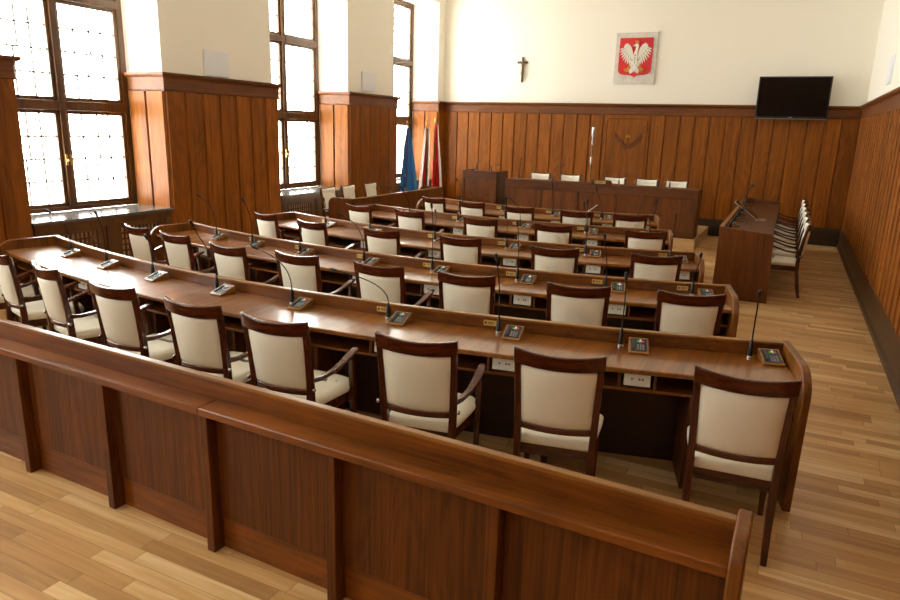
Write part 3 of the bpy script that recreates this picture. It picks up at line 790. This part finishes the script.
# ------------------------------------------------------------------ things on the walls
def tv():
    O=(-.13,YB-.02,2.8);r=tag(empty('wall_television',O),'black flat television mounted on the back wall above the panelling','television')
    T=Matrix.Translation((-.135,15.02,2.8))@Matrix.Rotation(math.radians(4),4,'X')
    MB().box(-.63,.63,-.03,.03,-.37,.40,M=T).build('casing',M['black'],r,O,bevel=.008)
    MB().box(-.605,.605,-.034,-.03,-.335,.375,M=T).build('screen',M['screen'],r,O)
    MB().box(-.63,.63,-.036,-.0,-.39,-.374,M=T).build('bottom_bezel',M['sockdark'],r,O,bevel=.004)
    MB().box(-.035,.035,-.036,-.034,-.362,-.35,M=T).build('logo',M['silver'],r,O)
    MB().box(-.2,.2,15.04,YB+.04,2.7,2.95).build('wall_bracket',M['blackm'],r,O)
tv()
def crucifix():
    x,y,z=-5.78,YB+.03,3.4;O=(x,y,z)
    r=tag(empty('crucifix',O),'small dark crucifix on the cream back wall above the lectern','crucifix')
    MB().box(x-.022,x+.022,y-.02,y+.01,z-.28,z+.27).box(x-.125,x+.125,y-.021,y+.009,z+.13,z+.175).build('cross',M['crosswood'],r,O,bevel=.004)
    c=MB();yy=y-.035
    c.tube([(x,yy,z+.13),(x,yy-.004,z+.08),(x,yy,z+.02),(x,yy-.006,z-.03)],[.018,.024,.016,.02],8)
    for s in (-1,1):
        c.tube([(x+s*.015,yy,z+.115),(x+s*.055,yy,z+.135),(x+s*.1,yy,z+.15)],[.009,.007,.005],6)
        c.tube([(x+s*.01,yy,z-.02),(x+s*.014,yy-.014,z-.09),(x+s*.003,yy,z-.17),(x+s*.003,yy-.008,z-.2)],[.013,.01,.006,.007],6)
    c.lathe([(.0001,-.02),(.013,-.012),(.016,0),(.011,.014),(.0001,.019)],c=(x,yy-.006,z+.165),n=10)
    c.build('figure',M['bronze'],r,O)
crucifix()
def emblem():
    cx,cz,y=-3.245,3.6,YB+.038;O=(cx,y,cz)
    r=tag(empty('eagle_emblem',O),'square white plaque with a crowned white eagle on a red shield','emblem')
    MB().box(cx-.43,cx+.43,y-.035,y,cz-.52,cz+.51).build('plaque',M['marble'],r,O,bevel=.005)
    sh=[(-.345,.405),(-.345,-.22)]
    for k in range(1,7): t=PI+k/7*PI/2*1.0;sh.append((-.345+.11+.11*math.cos(t),-.22+.11*math.sin(t)))
    sh+=[(-.22,-.335),(-.08,-.345),(-.03,-.36),(0,-.39)]
    sh=sh+[(-a,b) for a,b in sh[::-1][1:]]
    MB().prism(sh,lambda a,b,t:(cx+a,t,cz+b),y-.05,y-.035).build('shield',M['red'],r,O)
    fn=lambda a,b,t:(cx+a,t,cz+b)
    y0,y1=y-.066,y-.05
    w=MB();g=MB()
    for s in (-1,1):
        # wing arch
        arch=[(.05,.04),(.06,.13),(.09,.21),(.13,.265),(.19,.30),(.235,.27),(.265,.19),(.25,.10),(.19,.03),(.12,-.01),(.07,-.03)]
        w.prism([(s*a,b) for a,b in arch],fn,y0,y1)
        for k in range(9):
            t=k/8;sx=lerp(.255,.085,t);sz=lerp(.2,-.02,t);an=math.radians(lerp(-18,-98,t));L=lerp(.085,.17,math.sin(t*PI*.8))
            w.prism(leafpts(s*sx,sz,an if s>0 else PI-an,L,.016),fn,y0+.001*k,y1)
        for k in range(5):
            t=k/4;sx=lerp(.215,.1,t);sz=lerp(.2,.04,t);an=math.radians(lerp(-25,-95,t))
            g.prism(leafpts(s*sx,sz,an if s>0 else PI-an,.09,.006),fn,y0-.004,y0)
        # legs and feather trousers
        w.prism([(s*a,b) for a,b in [(.01,-.06),(.05,-.05),(.10,-.15),(.075,-.175),(.02,-.12)]],fn,y0-.003,y1)
    body=[(-.045,.06),(-.055,0),(-.045,-.08),(-.02,-.15),(0,-.17),(.02,-.15),(.045,-.08),(.055,0),(.045,.06),(.04,.13),(.055,.2),(.06,.25),(.04,.285),(.01,.285),(-.02,.27),(-.055,.255),(-.05,.243),(-.015,.238),(.005,.21),(-.01,.15)]
    w.prism(body,fn,y0-.012,y1)
    for k in range(5):
        an=-PI/2+(k-2)*.42;w.prism(leafpts(0,-.14,an,.15 if k==2 else .12,.018),fn,y0-.010-.0015*k,y1)
    for s in (-1,1):
        for k in range(3): w.prism(leafpts(s*.02,-.25,(0 if s>0 else PI)+s*(.35-.5*k),.1,.02),fn,y0-.002*k-.004,y1)
    w.build('eagle',M['eagle'],r,O)
    for k in range(4): g.prism(leafpts(0,.08-.05*k,-PI/2,.045,.02-.003*k),fn,y0-.016,y0-.012)
    g.build('feather_shading',M['eaglesh'],r,O)
    MB().prism([(-.01,.29),(.055,.29),(.07,.35),(.045,.325),(.023,.36),(0,.325),(-.025,.35)],fn,y0-.01,y1).build('crown',M['gold'],r,O)
    MB().prism([(-.055,.243),(-.05,.257),(-.085,.235)],fn,y0-.014,y1).build('beak',M['gold'],r,O)
    for s in (-1,1):
        c=MB()
        c.prism([(s*a,b) for a,b in [(.085,-.16),(.11,-.14),(.16,-.2),(.13,-.225)]],fn,y0-.004,y1)
        for k in range(4):
            c.prism(leafpts(s*.145,-.21,(-PI/2+s*(-.5+k*.6)),.085,.012),fn,y0-.004,y1)
        c.build('talon',M['gold'],r,O)
emblem()
for k,(nm,x,y,z,fl) in enumerate([('on the nearest pier between the windows',XL-.03,7.83,2.87,1),('on the middle pier between the windows',XL-.03,11.9,2.9,1)]):
    O=(x,y,z);r=tag(empty('wall_loudspeaker',O),'flat pale grey square panel '+nm,'wall panel','flat grey panels on the walls')
    MB().box(x,x+.025,y-.24,y+.24,z-.18,z+.18).build('case',M['speaker'],r,O,bevel=.004)
    MB().box(x+.025,x+.03,y-.22,y+.22,z-.16,z+.16).build('grille',M['speaker'],r,O,bevel=.002)
x,y,z=XR+.04,12.0,3.05;O=(x,y,z);r=tag(empty('wall_loudspeaker',O),'flat pale grey panel high on the right wall','wall panel','flat grey panels on the walls')
MB().box(x-.025,x,y-.2,y+.2,z-.2,z+.2).build('case',M['speaker'],r,O,bevel=.004)
MB().box(x-.03,x-.025,y-.18,y+.18,z-.18,z+.18).build('grille',M['speaker'],r,O,bevel=.002)

# ------------------------------------------------------------------ flags
def flag(x,y,hp,label,bands,w0,w1,zb,face,seed,star=False,lean=0):
    """draped flag: bands=list of (material, share of the drape)"""
    O=(x,y,0);r=tag(empty('flag',O),label,'flag','ceremonial flags in the corner')
    MB().lathe([(.0001,0),(.15,0),(.15,.02),(.05,.05),(.02,.10),(.0001,.10)],c=O,n=20).build('stand',M['bronze'],r,O)
    MB().lathe([(.013,.1),(.013,hp)],c=O,n=10).build('pole',M['pole'],r,O)
    MB().lathe([(.013,hp-.02),(.02,hp),(.014,hp+.015),(.02,hp+.035),(.012,hp+.055),(.0001,hp+.075)],c=O,n=12).build('finial',M['gold'],r,O)
    rd=random.Random(seed);n=36;nz=16
    c,s=math.cos(face),math.sin(face)
    ph=[rd.uniform(0,6) for _ in range(4)]
    def pt(u,v):
        # u across 0..1, v down 0..1
        z=lerp(hp-.08,zb+.12*abs(u-.5),v)
        W=lerp(w0,w1,v**.8)
        a=(u-.35)*W+lean*v
        b=.02+ (.018+.05*v)*math.sin(u*17+ph[0]+v*1.2)+.02*v*math.sin(u*31+ph[1])
        return (x+a*c-b*s,y+a*s+b*c,z)
    u0=0
    first=True
    for m,sh in bands:
        u1=u0+sh;k=max(3,round(n*sh));mb=MB();secs=[]
        for j in range(nz+1):
            fr_=[Vector(pt(lerp(u0,u1,i/k),j/nz)) for i in range(k+1)]
            bk=[p+Vector((-s*.006,c*.006,0)) for p in fr_][::-1]
            secs.append(fr_+bk)
        mb.loft(secs);mb.build('cloth',M[m],r,O,smooth=80)
        u0=u1
    if star:
        st=MB()
        for q,(u,v) in enumerate([(.35,.80),(.62,.86),(.3,.62)]):
            p=Vector(pt(u,v))+Vector((s*.03,-c*.03,0));pl=[]
            for k in range(10):
                rr=.045 if k%2==0 else .018;t=PI/2+k*PI/5;pl.append((rr*math.cos(t),rr*math.sin(t)))
            st.prism(pl,lambda a,b,t:(p.x+a*c-t*s,p.y+a*s+t*c,p.z+b),-.02,.0)
        st.build('gold_stars',M['flaggold'],r,O)
    return r
flag(-7.29,12.65,2.12,'blue flag with gold stars hanging in front of the farthest window',[('blue',1)],.05,.46,.42,.35,3,True,lean=-.04)
flag(-7.27,13.45,2.12,'white and red flag with a black and gold panel, in the corner',[('flagwhite',.3),('flagred',.25),('flaggold',.1),('flagblack',.15),('flagwhite',.2)],.10,.24,.5,.35,5,lean=-.08)
flag(-7.34,14.0,2.2,'red flag with a white edge, rightmost of the flags in the corner',[('flagred',.8),('flagwhite',.2)],.08,.24,.5,.35,9,lean=.03)

# ------------------------------------------------------------------ light
sc=bpy.context.scene
wd=bpy.data.worlds.new('world');sc.world=wd;wd.use_nodes=True
bg=wd.node_tree.nodes['Background'];bg.inputs[0].default_value=(1,.985,.955,1);bg.inputs[1].default_value=24.0
for k,(a,b) in enumerate(bays):
    l=bpy.data.lights.new('window_portal','AREA');l.shape='RECTANGLE';l.size=b-a;l.size_y=HEAD-SILL
    l.cycles.is_portal=True
    o=bpy.data.objects.new('window_portal',l);COL.objects.link(o)
    o.location=(XW-.1,(a+b)/2,(SILL+HEAD)/2);o.rotation_euler=(0,-PI/2,0)
    # local x should run along y, size_y along z
    o.matrix_world=Matrix(((0,0,-1,XW-.1),(1,0,0,(a+b)/2),(0,-1,0,(SILL+HEAD)/2),(0,0,0,1)))
sc.cycles.use_denoising=True
sc.cycles.max_bounces=10;sc.cycles.diffuse_bounces=6;sc.cycles.sample_clamp_indirect=8
vs=sc.view_settings;vs.view_transform='Standard';vs.look='None';vs.exposure=0;vs.gamma=1;vs.use_curve_mapping=False
